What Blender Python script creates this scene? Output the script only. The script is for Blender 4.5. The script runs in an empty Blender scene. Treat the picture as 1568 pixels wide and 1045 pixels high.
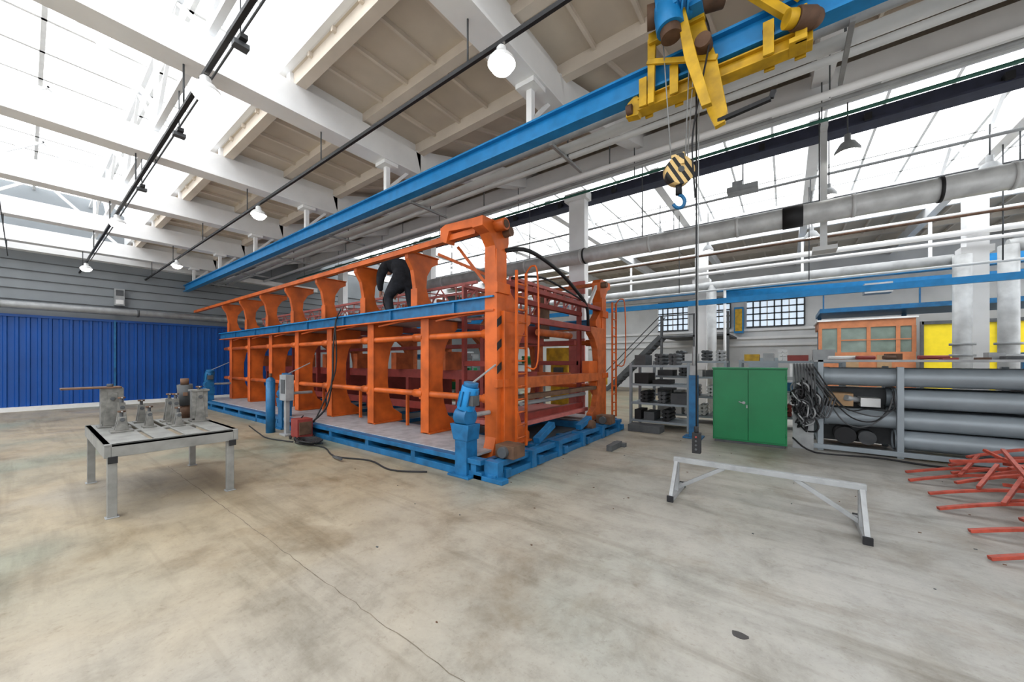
import bpy, math, random
from mathutils import Vector, Matrix
random.seed(7)
sc=bpy.context.scene
sc.view_settings.view_transform='Standard'
sc.view_settings.gamma=.9
# ---------------------------------------------------------------- materials
def mat(name,col,rough=.5,metal=0.,var=.12,scale=6.,emit=0.,bump=0.,spec=.5):
    m=bpy.data.materials.new(name); m.use_nodes=True
    nt=m.node_tree; b=nt.nodes['Principled BSDF']
    b.inputs['Roughness'].default_value=rough; b.inputs['Metallic'].default_value=metal
    c=(col[0],col[1],col[2],1)
    if var>0:
        tc=nt.nodes.new('ShaderNodeTexCoord'); n=nt.nodes.new('ShaderNodeTexNoise')
        n.inputs['Scale'].default_value=scale; n.inputs['Detail'].default_value=5
        nt.links.new(tc.outputs['Object'],n.inputs['Vector'])
        r=nt.nodes.new('ShaderNodeValToRGB'); r.color_ramp.elements[0].position=.3; r.color_ramp.elements[1].position=.62
        k=1-var*2
        r.color_ramp.elements[0].color=(col[0]*k,col[1]*k,col[2]*k,1); r.color_ramp.elements[1].color=c
        nt.links.new(n.outputs['Fac'],r.inputs['Fac']); nt.links.new(r.outputs['Color'],b.inputs['Base Color'])
        if bump>0:
            bp=nt.nodes.new('ShaderNodeBump'); bp.inputs['Strength'].default_value=bump
            nt.links.new(n.outputs['Fac'],bp.inputs['Height']); nt.links.new(bp.outputs['Normal'],b.inputs['Normal'])
    else: b.inputs['Base Color'].default_value=c
    if emit>0:
        b.inputs['Emission Color'].default_value=c; b.inputs['Emission Strength'].default_value=emit
    return m
ORANGE=mat('orange_paint',(.62,.135,.018),.45,var=.2,scale=3)
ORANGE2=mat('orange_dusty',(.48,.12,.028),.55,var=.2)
BLUE=mat('blue_paint',(.014,.15,.33),.4,var=.2)
RAILBLUE=mat('rail_blue',(.012,.24,.54),.4,var=.1)
WALLBLUE=mat('wall_blue',(.003,.075,.31),.4,var=.08,scale=1)
RED=mat('dark_red_paint',(.29,.05,.04),.5,var=.15)
PINK=mat('primer_red',(.54,.18,.16),.55,var=.12)
REDBR=mat('bright_red_primer',(.48,.085,.05),.5,var=.2,scale=12)
YEL=mat('yellow_paint',(.66,.40,.014),.45,var=.2)
GREEN=mat('green_paint',(.008,.20,.072),.38,var=.08,scale=2)
DECK=mat('deck_steel',(.42,.42,.44),.5,.1,var=.16)
STEEL=mat('steel_gray',(.36,.37,.375),.45,.15,var=.12)
BENCH=mat('bench_gray',(.27,.27,.255),.5,.1,var=.14)
BENCH2=mat('fixture_steel',(.24,.235,.215),.45,.15,var=.22,scale=14)
TUBEG=mat('tube_gray',(.30,.34,.37),.38,.15,var=.08,scale=2)
SILV=mat('silver_pipe',(.62,.63,.63),.45,.15,var=.14,scale=4)
WHITE=mat('white_paint',(.88,.88,.88),.6,var=.04,scale=2)
CEIL=mat('ceiling_concrete',(.68,.60,.50),.85,var=.10,scale=.9)
CEILRIB=mat('ceiling_rib',(.74,.66,.57),.85,var=.06,scale=2)
LGRAY=mat('light_gray_wall',(.26,.28,.295),.7,var=.06,scale=1.5)
PIPEG=mat('pipe_light_gray',(.64,.65,.65),.5,var=.08,scale=2)
DGRAY=mat('dark_gray',(.09,.095,.10),.6,var=.15)
NAVY=mat('navy_beam',(.04,.045,.08),.6,var=.15)
BLACK=mat('black_rubber',(.015,.015,.017),.6,var=.1)
BROWN=mat('rusty_brown',(.16,.09,.055),.7,.1,var=.25)
PGREEN=mat('green_pipe',(.03,.14,.10),.5,var=.1)
CLOTH=mat('work_jacket',(.026,.028,.036),.9,var=.3,scale=10,bump=.3)
SKIN=mat('skin',(.50,.27,.19),.55,var=.05)
HAIR=mat('hair',(.03,.02,.015),.8,var=.2,scale=40)
BRICKW=mat('white_wall',(.74,.75,.75),.8,var=.08,scale=1)
KIOSK=mat('kiosk_orange',(.55,.22,.10),.5,var=.1)
YPAN=mat('yellow_panel',(.84,.66,.02),.5,var=.05)
GLASS=mat('kiosk_glass',(.22,.28,.24),.15,.0,var=.2,scale=2)
SKYG=mat('skylight_glazing',(.96,.98,1.),.6,var=0,emit=3.2)
WING=mat('window_glazing',(.66,.76,.86),.4,var=0,emit=.7)
LAMP=mat('lamp_glow',(1,.97,.9),.5,var=0,emit=16)
WOODC=mat('cardboard',(.42,.28,.16),.8,var=.1)
WPLAST=mat('white_plastic',(.70,.70,.69),.5,var=.05)
OIL=mat('oil_stain',(.035,.03,.028),.35,var=.1)
JOINT=mat('joint_filler',(.25,.215,.165),.8,var=.3,scale=8)

def floor_mat():
    m=bpy.data.materials.new('concrete_floor'); m.use_nodes=True; nt=m.node_tree; b=nt.nodes['Principled BSDF']
    N=nt.nodes.new; L=nt.links.new
    g=N('ShaderNodeNewGeometry')
    def noise(s,d=6,rough=.6,dist=0,sc3=None,rot=0):
        n=N('ShaderNodeTexNoise'); n.inputs['Scale'].default_value=s; n.inputs['Detail'].default_value=d
        n.inputs['Roughness'].default_value=rough; n.inputs['Distortion'].default_value=dist
        src=g.outputs['Position']
        if sc3:
            mp=N('ShaderNodeMapping'); mp.inputs['Scale'].default_value=sc3; mp.inputs['Rotation'].default_value=(0,0,rot); L(src,mp.inputs[0]); src=mp.outputs[0]
        L(src,n.inputs['Vector']); return n
    def ramp(src,els):
        r=N('ShaderNodeValToRGB'); e=r.color_ramp.elements
        e[0].position=els[0][0]; e[0].color=els[0][1]; e[1].position=els[-1][0]; e[1].color=els[-1][1]
        for p,c in els[1:-1]:
            x=e.new(p); x.color=c
        L(src,r.inputs['Fac']); return r
    def mix(a,bb,fac,mode='MIX'):
        x=N('ShaderNodeMix'); x.data_type='RGBA'; x.blend_type=mode
        if hasattr(fac,'default_value'): L(fac,x.inputs[0])
        else: x.inputs[0].default_value=fac
        L(a,x.inputs[6]); L(bb,x.inputs[7]); return x.outputs[2]
    n1=noise(.35,3,.5,.3); n2=noise(2.4,10,.74,.2); n3=noise(32,5,.7); n4=noise(.75,8,.68,.4); n5=noise(1.1,8,.7,.2,(.3,1.5,1),.2)
    n6=noise(5.5,8,.75,.1); n7=noise(1.6,5,.6,.3,(.12,2.2,1),-.15)
    base=ramp(n1.outputs['Fac'],[(.36,(.255,.265,.205,1)),(.46,(.32,.283,.21,1)),(.57,(.355,.297,.21,1)),(.7,(.335,.30,.245,1))])
    sx=N('ShaderNodeSeparateXYZ'); L(g.outputs['Position'],sx.inputs[0])
    mr=N('ShaderNodeMapRange'); mr.inputs[1].default_value=-4.5; mr.inputs[2].default_value=0.4
    L(sx.outputs['X'],mr.inputs[0])
    gray=N('ShaderNodeRGB'); gray.outputs[0].default_value=(.375,.37,.355,1)
    mm=N('ShaderNodeMath'); mm.operation='MULTIPLY'; mm.inputs[1].default_value=.85; L(mr.outputs[0],mm.inputs[0])
    c=mix(base.outputs[0],gray.outputs[0],mm.outputs[0])
    st=ramp(n2.outputs['Fac'],[(.3,(.62,.61,.58,1)),(.5,(.95,.95,.94,1)),(.68,(1.12,1.12,1.11,1))])
    c=mix(c,st.outputs[0],.85,'MULTIPLY')
    st2=ramp(n4.outputs['Fac'],[(.32,(.60,.52,.42,1)),(.49,(1,1,1,1))])
    c=mix(c,st2.outputs[0],.72,'MULTIPLY')
    st3=ramp(n5.outputs['Fac'],[(.34,(.66,.65,.62,1)),(.48,(1,1,1,1))])
    c=mix(c,st3.outputs[0],.7,'MULTIPLY')
    st4=ramp(n7.outputs['Fac'],[(.36,(.72,.70,.66,1)),(.46,(1,1,1,1))])
    c=mix(c,st4.outputs[0],.55,'MULTIPLY')
    st5=ramp(n6.outputs['Fac'],[(.30,(.66,.62,.56,1)),(.42,(1,1,1,1)),(.66,(1,1,1,1)),(.78,(1.2,1.2,1.2,1))])
    c=mix(c,st5.outputs[0],.7,'MULTIPLY')
    sp=ramp(n3.outputs['Fac'],[(.3,(.72,.70,.66,1)),(.44,(1,1,1,1))])
    c=mix(c,sp.outputs[0],.6,'MULTIPLY')
    L(c,b.inputs['Base Color'])
    rr=N('ShaderNodeMapRange'); rr.inputs[3].default_value=.28; rr.inputs[4].default_value=.62
    L(n2.outputs['Fac'],rr.inputs[0]); L(rr.outputs[0],b.inputs['Roughness'])
    bp=N('ShaderNodeBump'); bp.inputs['Strength'].default_value=.1; bp.inputs['Distance'].default_value=.02
    L(n2.outputs['Fac'],bp.inputs['Height']); L(bp.outputs[0],b.inputs['Normal'])
    return m
FLOOR=floor_mat()
def stripe_mat():
    m=bpy.data.materials.new('hazard_stripes'); m.use_nodes=True; nt=m.node_tree; b=nt.nodes['Principled BSDF']
    tc=nt.nodes.new('ShaderNodeTexCoord'); w=nt.nodes.new('ShaderNodeTexWave'); w.bands_direction='DIAGONAL'
    w.inputs['Scale'].default_value=5.; r=nt.nodes.new('ShaderNodeValToRGB'); r.color_ramp.interpolation='CONSTANT'
    r.color_ramp.elements[0].color=(.02,.02,.02,1); r.color_ramp.elements[1].position=.5; r.color_ramp.elements[1].color=(.7,.5,.22,1)
    nt.links.new(tc.outputs['Object'],w.inputs['Vector']); nt.links.new(w.outputs['Fac'],r.inputs['Fac']); nt.links.new(r.outputs['Color'],b.inputs['Base Color'])
    return m
STRIPE=stripe_mat()
# ---------------------------------------------------------------- builder
class B:
    def __init__(s,name,parent=None): s.n=name;s.p=parent;s.v=[];s.f=[];s.m=[];s.s=[];s.mats=[]
    def add(s,vs,fs,mt,sm=False):
        o=len(s.v); s.v+= [tuple(x) for x in vs]
        if mt not in s.mats: s.mats.append(mt)
        k=s.mats.index(mt)
        for i,f in enumerate(fs):
            s.f.append(tuple(o+j for j in f)); s.m.append(k); s.s.append(sm if isinstance(sm,bool) else sm[i])
    def box(s,c,d,mt,rz=0,M=None):
        vs=[Vector((x*d[0]/2,y*d[1]/2,z*d[2]/2)) for x in(-1,1) for y in(-1,1) for z in(-1,1)]
        R=M if M is not None else Matrix.Rotation(rz,3,'Z')
        c=Vector(c); vs=[R@v+c for v in vs]
        s.add(vs,[(0,1,3,2),(4,6,7,5),(0,4,5,1),(2,3,7,6),(0,2,6,4),(1,5,7,3)],mt); return s
    def bb(s,x0,x1,y0,y1,z0,z1,mt): return s.box(((x0+x1)/2,(y0+y1)/2,(z0+z1)/2),(abs(x1-x0),abs(y1-y0),abs(z1-z0)),mt)
    def bar(s,p,q,w,h,mt):
        p=Vector(p);q=Vector(q);d=q-p;l=d.length
        if l<1e-6:return s
        z=d/l; up=Vector((0,0,1)) if abs(z.z)<.95 else Vector((0,1,0))
        x=up.cross(z).normalized(); y=z.cross(x)
        M=Matrix((x,y,z)).transposed()
        return s.box((p+q)/2,(w,h,l),mt,M=M)
    def cyl(s,p,q,r,mt,r2=None,seg=14,caps=True):
        p=Vector(p);q=Vector(q);r2=r if r2 is None else r2
        z=(q-p).normalized(); a=Vector((0,0,1)) if abs(z.z)<.9 else Vector((1,0,0))
        x=a.cross(z).normalized(); y=z.cross(x); vs=[];fs=[];sm=[]
        for (c,rr) in((p,r),(q,r2)):
            for i in range(seg):
                t=2*math.pi*i/seg; vs.append(c+x*rr*math.cos(t)+y*rr*math.sin(t))
        for i in range(seg):
            j=(i+1)%seg; fs.append((i,j,seg+j,seg+i)); sm.append(True)
        if caps: fs+= [tuple(reversed(range(seg))),tuple(range(seg,2*seg))]; sm+=[False,False]
        s.add(vs,fs,mt,sm); return s
    def tube(s,pts,r,mt,seg=8):
        pts=[Vector(p) for p in pts]; n=len(pts); vs=[];fs=[]; x=None
        for i,p in enumerate(pts):
            t=(pts[min(i+1,n-1)]-pts[max(i-1,0)]).normalized()
            if x is None:
                a=Vector((0,0,1)) if abs(t.z)<.9 else Vector((1,0,0)); x=a.cross(t).normalized()
            else: x=(x-t*x.dot(t)).normalized()
            y=t.cross(x)
            for k in range(seg):
                a=2*math.pi*k/seg; vs.append(p+x*r*math.cos(a)+y*r*math.sin(a))
        for i in range(n-1):
            for k in range(seg):
                j=(k+1)%seg; fs.append((i*seg+k,i*seg+j,(i+1)*seg+j,(i+1)*seg+k))
        fs+=[tuple(reversed(range(seg))),tuple(range((n-1)*seg,n*seg))]
        s.add(vs,fs,mt,[True]*(len(fs)-2)+[False,False]); return s
    def spline(s,pts,r,mt,seg=8,sub=5):
        P=[Vector(p) for p in pts]; P=[P[0]]+P+[P[-1]]; out=[]
        for i in range(1,len(P)-2):
            for k in range(sub):
                t=k/sub; a,b_,c,d=P[i-1],P[i],P[i+1],P[i+2]
                out.append(.5*((2*b_)+(c-a)*t+(2*a-5*b_+4*c-d)*t*t+(3*b_-a-3*c+d)*t**3))
        out.append(P[-2]); return s.tube(out,r,mt,seg)
    def plate(s,pts,axis,c0,c1,mt):
        n=len(pts)
        def mk(a,b,c): return {'x':(c,a,b),'y':(a,c,b),'z':(a,b,c)}[axis]
        vs=[mk(a,b,c0) for a,b in pts]+[mk(a,b,c1) for a,b in pts]
        fs=[tuple(range(n)),tuple(reversed(range(n,2*n)))]+[(i,(i+1)%n,n+(i+1)%n,n+i) for i in range(n)]
        s.add(vs,fs,mt); return s
    def lathe(s,c,prof,mt,seg=20,M=None):
        c=Vector(c);vs=[];fs=[]
        for r,z in prof:
            for i in range(seg):
                a=2*math.pi*i/seg; v=Vector((r*math.cos(a),r*math.sin(a),z))
                vs.append((M@v if M is not None else v)+c)
        for k in range(len(prof)-1):
            for i in range(seg):
                j=(i+1)%seg; fs.append((k*seg+i,k*seg+j,(k+1)*seg+j,(k+1)*seg+i))
        s.add(vs,fs,mt,True); return s
    def sph(s,c,r,mt,sc3=(1,1,1),seg=16):
        prof=[(max(1e-4,math.sin(math.pi*i/10)),-math.cos(math.pi*i/10)) for i in range(11)]
        M=Matrix.Diagonal((r*sc3[0],r*sc3[1],r*sc3[2]))
        return s.lathe(c,prof,mt,seg,M)
    def done(s,bevel=0):
        me=bpy.data.meshes.new(s.n)
        mn=[min(v[i] for v in s.v) for i in range(3)]; mx=[max(v[i] for v in s.v) for i in range(3)]
        o=Vector(((mn[0]+mx[0])/2,(mn[1]+mx[1])/2,mn[2]))
        me.from_pydata([tuple(Vector(v)-o) for v in s.v],[],s.f)
        for mt in s.mats: me.materials.append(mt)
        me.polygons.foreach_set('material_index',s.m); me.polygons.foreach_set('use_smooth',s.s)
        me.update()
        import bmesh
        bm=bmesh.new(); bm.from_mesh(me); bmesh.ops.recalc_face_normals(bm,faces=bm.faces); bm.to_mesh(me); bm.free()
        ob=bpy.data.objects.new(s.n,me); sc.collection.objects.link(ob)
        if s.p: ob.parent=s.p; ob.location=o-s.p.location
        else: ob.location=o
        if bevel>0:
            md=ob.modifiers.new('bevel','BEVEL'); md.width=bevel; md.segments=2; md.limit_method='ANGLE'
        return ob
def empty(name,loc=(0,0,0)):
    e=bpy.data.objects.new(name,None); e.location=loc; e.empty_display_size=.3; sc.collection.objects.link(e); return e
# ---------------------------------------------------------------- room
XW=-19.5; XR=13; Y0=-8; YB=22; XS=XW+.01
B('floor').bb(XW-.2,XR,Y0,YB+.2,-.2,0,FLOOR).done()
j=B('trim_floor_joint')
random.seed(2); x=-7.5; yy=1.31
pts=[]
while x<3: pts.append((x,yy+random.uniform(-.008,.008),random.uniform(.0015,.0038))); x+=.09
j.add([(a,c-w_,.0015) for a,c,w_ in pts]+[(a,c+w_,.0015) for a,c,w_ in pts],[(i,i+1,len(pts)+i+1,len(pts)+i) for i in range(len(pts)-1)],JOINT)
j.done()
B('wall_left').bb(XW-.2,XW,Y0,YB,0,7.4,LGRAY).done()
b=B('wall_left_blue_cladding')
y=Y0; vs=[];fs=[];step=.22
prof=[]
while y<8.5:
    prof+=[(y,.03),(y+.12,.03),(y+.14,.065),(y+.20,.065)]; y+=step
for (yy,d) in prof: vs+=[(XW+d,yy,.12),(XW+d,yy,3.03)]
for i in range(len(prof)-1): fs.append((2*i,2*i+2,2*i+3,2*i+1))
b.add(vs,fs,WALLBLUE)
b.bb(XW,XW+.10,Y0,8.5,3.0,3.08,WALLBLUE)
b.bb(XW+.03,XW+.12,1.95,2.0,.1,3.05,BLUE)
b.done()
B('baseboard_left').bb(XW,XW+.16,Y0,8.5,0,.14,WPLAST).done()
b=B('trim_wall_panels')
for z in (3.55,3.9,4.2,4.5,4.8,5.1): b.bb(XW,XW+.03,Y0,YB,z,z+.025,DGRAY)
b.bb(XW,XW+.35,Y0,9,5.1,5.3,WHITE)
b.done()
b=B('heating_pipe'); b.cyl((XW+.35,Y0,3.35),(XW+.35,8.8,3.35),.12,STEEL)
for yy in range(-7,9,3): b.bb(XS,XW+.35,yy-.04,yy+.04,3.3,3.38,DGRAY); b.cyl((XW+.35,yy+.5,3.35),(XW+.35,yy+.56,3.35),.14,DGRAY)
b.done()
b=B('wall_vent_box'); b.bb(XW+.03,XW+.28,1.95,2.2,3.6,4.2,STEEL); b.bb(XW+.28,XW+.3,1.98,2.17,3.65,3.8,WPLAST); b.bb(XW+.28,XW+.3,1.98,2.17,3.95,4.15,DGRAY); b.done()
B('wall_back').bb(XW,XR,YB,YB+.2,0,7.4,BRICKW).done()
def grid_window(name,x0,x1,z0,z1,nx,nz,y=YB):
    b=B(name); b.bb(x0,x1,y-.06,y-.02,z0,z1,WING)
    for i in range(nx+1):
        x=x0+(x1-x0)*i/nx; b.bb(x-.03,x+.03,y-.10,y-.02,z0,z1,DGRAY if i%3 else WHITE)
    for i in range(nz+1):
        z=z0+(z1-z0)*i/nz; b.bb(x0,x1,y-.10,y-.02,z-.03,z+.03,DGRAY)
    b.done()
grid_window('window_1',-5.9,-4.3,3.3,4.9,6,5)
grid_window('window_2',-3.6,-2.3,3.3,4.9,5,5)
grid_window('window_3',-1.6,.7,3.3,4.9,8,5)
b=B('trim_back_wall')
for z in (3.1,2.7,2.35): b.bb(-12,1.5,YB-.12,YB,z,z+.12,WHITE)
b.bb(-12,8,YB-.12,YB,5.0,5.2,PIPEG); b.done()
# ceiling
BX=[-18.3+3.13*i for i in range(11)]
ZC=5.78; YK=4.6; YE=9.2; ZE=7.2
b=B('ceiling')
b.add([(XW,2.3,ZC),(XR,2.3,ZC),(XR,YK,ZC),(XW,YK,ZC),(XW,YE,ZE),(XR,YE,ZE)],[(0,1,2,3),(3,2,5,4)],CEIL)
b.add([(XW,2.3,ZC+.15),(XR,2.3,ZC+.15),(XR,YK,ZC+.15),(XW,YK,ZC+.15),(XW,YE,ZE+.15),(XR,YE,ZE+.15)],[(0,1,2,3),(3,2,5,4)],CEIL)
b.add([(XW,17,6.6),(XR,17,6.6),(XR,YB,6.6),(XW,YB,6.6)],[(0,1,2,3)],CEIL)
b.done()
b=B('ceiling_ribs')
for i in range(len(BX)-1):
    for k in range(1,5):
        x=BX[i]+3.13*k/5
        b.bar((x,2.3,ZC-.03),(x,YK,ZC-.03),.045,.06,CEILRIB); b.bar((x,YK,ZC-.03),(x,YE,ZE-.03),.045,.06,CEILRIB)
        b.bar((x,17,6.56),(x,YB,6.56),.05,.08,CEILRIB)
for (yy,zz) in ((2.42,ZC-.1),(3.5,ZC-.05),(4.6,ZC-.1),(6.1,ZC-.1+1.5*.3087),(7.6,ZC-.1+3*.3087),(9.0,ZE-.2),(17.1,6.5),(19.5,6.5)):
    b.bb(XW,XR,yy-.07,yy+.07,zz-.09,zz+.1,CEILRIB)
b.done()
b=B('roof_beams')
for x in BX:
    b.bb(x-.13,x+.13,Y0,YK,5.2,5.6,WHITE); b.bb(x-.06,x+.06,2.3,YK,5.6,5.78,WHITE)
    b.bar((x,YK-.05,5.42),(x,9.1,6.82),.26,.42,WHITE)
    b.bb(x-.1,x+.1,9.5,YB,6.1,6.45,WHITE)
    b.bb(x-.17,x+.17,Y0,YK,5.16,5.2,WHITE)
b.done()
b=B('window_skylight_near')
b.bb(XW,XR,Y0,2.2,7.25,7.3,SKYG); b.done()
b=B('window_skylight_far'); b.bb(XW,XR,9.4,17,7.55,7.6,SKYG); b.done()
b=B('trim_skylight_frame')
b.bb(XW,XR,2.22,2.32,ZC,7.3,WHITE)
b.bb(XW,XR,9.3,9.4,6.5,7.6,WHITE); b.bb(XW,XR,17,17.1,6.4,7.6,WHITE)
for x in [XW+.5+1.04*i for i in range(31)]:
    b.bb(x-.03,x+.03,Y0,2.3,7.15,7.25,WPLAST); b.bb(x-.03,x+.03,9.4,17,7.45,7.55,WPLAST)
for yy in (-7,-5,-3.4,-1.6,.2,1.6,11,12.8,14.6,16.2):
    z=7.15 if yy<5 else 7.45
    b.bb(XW,XR,yy-.03,yy+.03,z,z+.1,WPLAST)
b.done()
b=B('roof_trusses')
TR=mat('truss_white',(.80,.81,.82),.6,var=.02)
for yt in (1.4,-.9,-3.4):
    b.bar((XW,yt,7.0),(XR,yt,7.0),.07,.07,TR); b.bar((XW,yt,5.7),(XR,yt,5.7),.08,.08,TR)
    for i in range(len(BX)-1):
        x=BX[i]
        b.bar((x,yt,5.7),(x+1.56,yt,7.0),.05,.05,TR); b.bar((x+1.56,yt,7.0),(x+3.13,yt,5.7),.05,.05,TR)
        b.bar((x,yt,5.6),(x,yt,7.2),.06,.06,TR)
for x in BX:
    for (a,c) in (((x,1.9,5.6),(x,.3,7.2)),((x,.3,7.2),(x,-1.6,5.6)),((x,9.8,6.4),(x,11.6,7.5)),((x,11.6,7.5),(x,13.4,6.4)),((x,13.4,6.4),(x,15.2,7.5)),((x,15.2,7.5),(x,16.9,6.4))):
        b.bar(a,c,.07,.07,TR)
b.done()
for (yy,zz,xs) in ((1.15,4.62,(-4.9,-11,-17.2)),(2.77,4.66,(-2.2,-8.3,-14.7))):
    b=B('lighting_track'); b.bb(XS,5,yy-.018,yy+.018,zz,zz+.045,BLACK)
    b.cyl((XS,yy+.05,zz+.09),(5,yy+.05,zz+.09),.010,DGRAY,seg=6)
    for x in BX:
        if x<5: b.cyl((x,yy,zz+.03),(x,yy,5.18),.01,DGRAY,seg=6)
    b.done()
    for x in xs:
        l=B('bay_lamp')
        l.lathe((x,yy,zz-.16),[(.035,.14),(.05,.12),(.05,.07),(.09,.05),(.13,.0),(.135,-.03)],WPLAST)
        l.sph((x,yy,zz-.2),.115,LAMP,(1,1,.7))
        l.cyl((x,yy,zz-.04),(x,yy,zz+.002),.02,DGRAY)
        l.done()
b=B('ceiling_cable'); b.cyl((XS,1.40,5.11),(5,1.40,5.11),.012,DGRAY,seg=6); b.cyl((XS,-.3,4.9),(5,-.3,4.9),.010,DGRAY,seg=6)
for x in BX:
    if x<5: b.cyl((x,1.40,5.1),(x,1.40,5.17),.015,DGRAY,seg=6); b.cyl((x,-.3,4.9),(x,-.3,5.17),.01,DGRAY,seg=6)
for x in (-4.7,-7.3,-10.2):
    yy=1.40; zz=5.02
    b.bb(x-.11,x+.11,yy-.035,yy+.035,zz,zz+.05,BLACK); b.bb(x-.05,x+.05,yy-.07,yy+.07,zz-.05,zz,DGRAY); b.cyl((x,yy,zz),(x,yy,5.66),.008,DGRAY,seg=6)
b.done()
# ---- crane rail and pipes
b=B('crane_rail')
b.bb(XS,6,3.92,3.96,4.42,4.64,RAILBLUE); b.bb(XS,6,3.86,4.02,4.40,4.425,RAILBLUE); b.bb(XS,6,3.86,4.02,4.63,4.655,RAILBLUE)
for x in BX:
    b.bb(x-.04,x+.04,3.90,3.98,4.65,5.2,WHITE); b.bb(x-.14,x+.14,3.8,4.08,5.1,5.2,WHITE); b.bar((x,3.94,4.7),(x,4.4,5.2),.05,.05,WHITE)
b.done()
b=B('overhead_pipes')
X2=XW+.4
b.cyl((X2,4.55,4.74),(8,4.55,4.74),.05,STEEL); b.cyl((X2,4.85,4.76),(8,4.85,4.76),.07,PIPEG)
b.cyl((X2,5.3,4.9),(8,5.3,4.9),.045,PIPEG); b.cyl((X2,8.0,5.62),(8,8.0,5.62),.03,PGREEN,seg=8)
b.cyl((X2,6.6,5.25),(8,6.6,5.25),.05,WHITE); b.cyl((X2,7.0,5.35),(8,7.0,5.35),.03,STEEL)
for x in BX:
    b.bb(x-.02,x+.02,4.45,5.4,4.64,4.68,STEEL); b.cyl((x,4.95,4.66),(x,4.95,5.4),.012,DGRAY,seg=6)
    b.cyl((x,8.0,5.6),(x,8.0,6.6),.01,DGRAY,seg=6); b.cyl((x,6.6,5.2),(x,6.6,5.95),.01,DGRAY,seg=6)
b.done()
b=B('longitudinal_girder'); b.bb(XS,8.5,8.2,8.5,6.16,6.55,WHITE); b.bb(XS,8.5,8.12,8.5,6.12,6.17,WHITE); b.bb(XS,8.5,8.3,8.36,5.98,6.14,PIPEG)
b.bb(-.2,.6,8.05,8.19,5.98,6.12,WHITE); b.bb(1.2,2.6,8.05,8.19,5.98,6.12,WHITE)
b.bb(XS,8.5,8.5,9.3,6.55,6.62,CEIL); b.done()
b=B('navy_crane_beam'); b.bb(XS,8.5,9.35,9.5,6.02,6.25,NAVY); b.bb(XS,8.5,9.25,9.6,5.98,6.02,NAVY)
for x in [-18+1.6*i for i in range(17)]: b.bb(x-.05,x+.05,9.2,9.35,6.0,6.12,BLACK)
b.done()
for x in (-16.9,-10.7,-4.55,7.8):
    b=B('column'); b.bb(x-.23,x+.23,9.0,9.24,0,6.15,WHITE); b.bb(x-.32,x+.32,8.9,9.24,5.95,6.15,WHITE)
    b.bb(x-.235,x+.235,8.99,9.05,3.4,3.75,PINK); b.bb(x-.232,x+.232,8.992,9.05,.0,2.2,PINK); b.done()
b=B('silver_duct'); 
b.cyl((-12,8.55,4.27),(8,8.55,4.27),.185,SILV,seg=24)
for x in [-11+1.7*i for i in range(11)]: b.cyl((x,8.55,4.27),(x+.05,8.55,4.27),.195,PIPEG,seg=24)
for x in (-4.1,-.05,1.9): b.cyl((x,8.55,4.27),(x+.3 if x<0 and x>-1 else x+.04,8.55,4.27),.2,BLACK,seg=24)
for x in BX:
    if -12<x<8: b.cyl((x,8.55,4.4),(x,8.55,6.54),.012,DGRAY,seg=6)
b.done()
b=B('steel_hanger_post'); b.bb(.52,.62,9.0,9.1,3.7,6.0,PIPEG); b.bb(.4,.75,8.8,9.15,3.64,3.72,PIPEG); b.bb(.52,.62,8.8,9.1,5.9,6.02,PIPEG); b.done()
for (x,yy,zz,r) in ((.89,8.9,5.4,.19),(.7,9.8,5.0,.13),(-2.9,11.,5.2,.15),(.55,12.5,4.9,.17),(-1.9,12.5,5.0,.15),(3.1,11,5.2,.2)):
    l=B('pendant_lamp'); l.lathe((x,yy,zz),[(r,-.06),(r*.97,0),(r*.55,r*.7),(r*.25,r*.9),(r*.25,r*1.5),(.01,r*1.5)],STEEL); l.cyl((x,yy,zz+r*1.4),(x,yy,6.1 if yy>9.5 else 6.5),.012,DGRAY,seg=6); l.sph((x,yy,zz),r*.5,LAMP); l.done()
b=B('air_unit'); b.bb(-1.1,-.5,9.8,10.15,5.5,5.62,STEEL); b.bb(-1.0,-.8,9.85,10.1,5.62,5.75,STEEL); b.cyl((-.8,10.0,5.6),(-.8,10.0,6.2),.015,DGRAY); b.done()
b=B('service_pipes_far_bay')
b.cyl((-14,13,4.56),(9,13,4.56),.07,WHITE); b.cyl((-14,12.95,4.36),(9,12.95,4.36),.05,WHITE)
b.cyl((-14,12.9,3.95),(3.1,12.9,3.95),.12,SILV); b.cyl((-14,12.8,4.95),(9,12.8,4.95),.04,WHITE)
b.cyl((-14,10.3,5.6),(9,10.3,5.6),.03,STEEL); b.cyl((-14,11.4,5.3),(9,11.4,5.3),.05,WHITE); b.cyl((-14,11.6,5.5),(9,11.6,5.5),.02,DGRAY)
b.cyl((-14,12.2,4.75),(9,12.2,4.75),.03,BROWN); b.cyl((-14,12.0,4.15),(9,12.0,4.15),.035,WHITE); b.cyl((-14,12.3,3.7),(9,12.3,3.7),.03,PIPEG)
b.cyl((3.2,12.75,0),(3.2,12.75,4.0),.15,SILV,seg=20); b.cyl((3.85,12.75,0),(3.85,12.75,4.1),.15,SILV,seg=20)
for z in (1.7,1.95): 
    for x in(3.2,3.85): b.cyl((x,12.75,z),(x,12.75,z+.05),.2,STEEL,seg=20)
b.cyl((3.85,12.8,4.1),(9,12.8,4.1),.14,SILV,seg=20)
b.cyl((-1.85,12.9,0),(-1.85,12.9,3.95),.13,SILV,seg=16); b.cyl((-1.5,12.9,0),(-1.5,12.9,3.95),.04,WHITE,seg=10)
for x in BX:
    if -14<x<9: b.cyl((x,11.5,5.25),(x,11.5,6.2),.012,DGRAY,seg=6); b.cyl((x,12.2,3.7),(x,12.2,6.1),.012,DGRAY,seg=6)
b.done()
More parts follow.
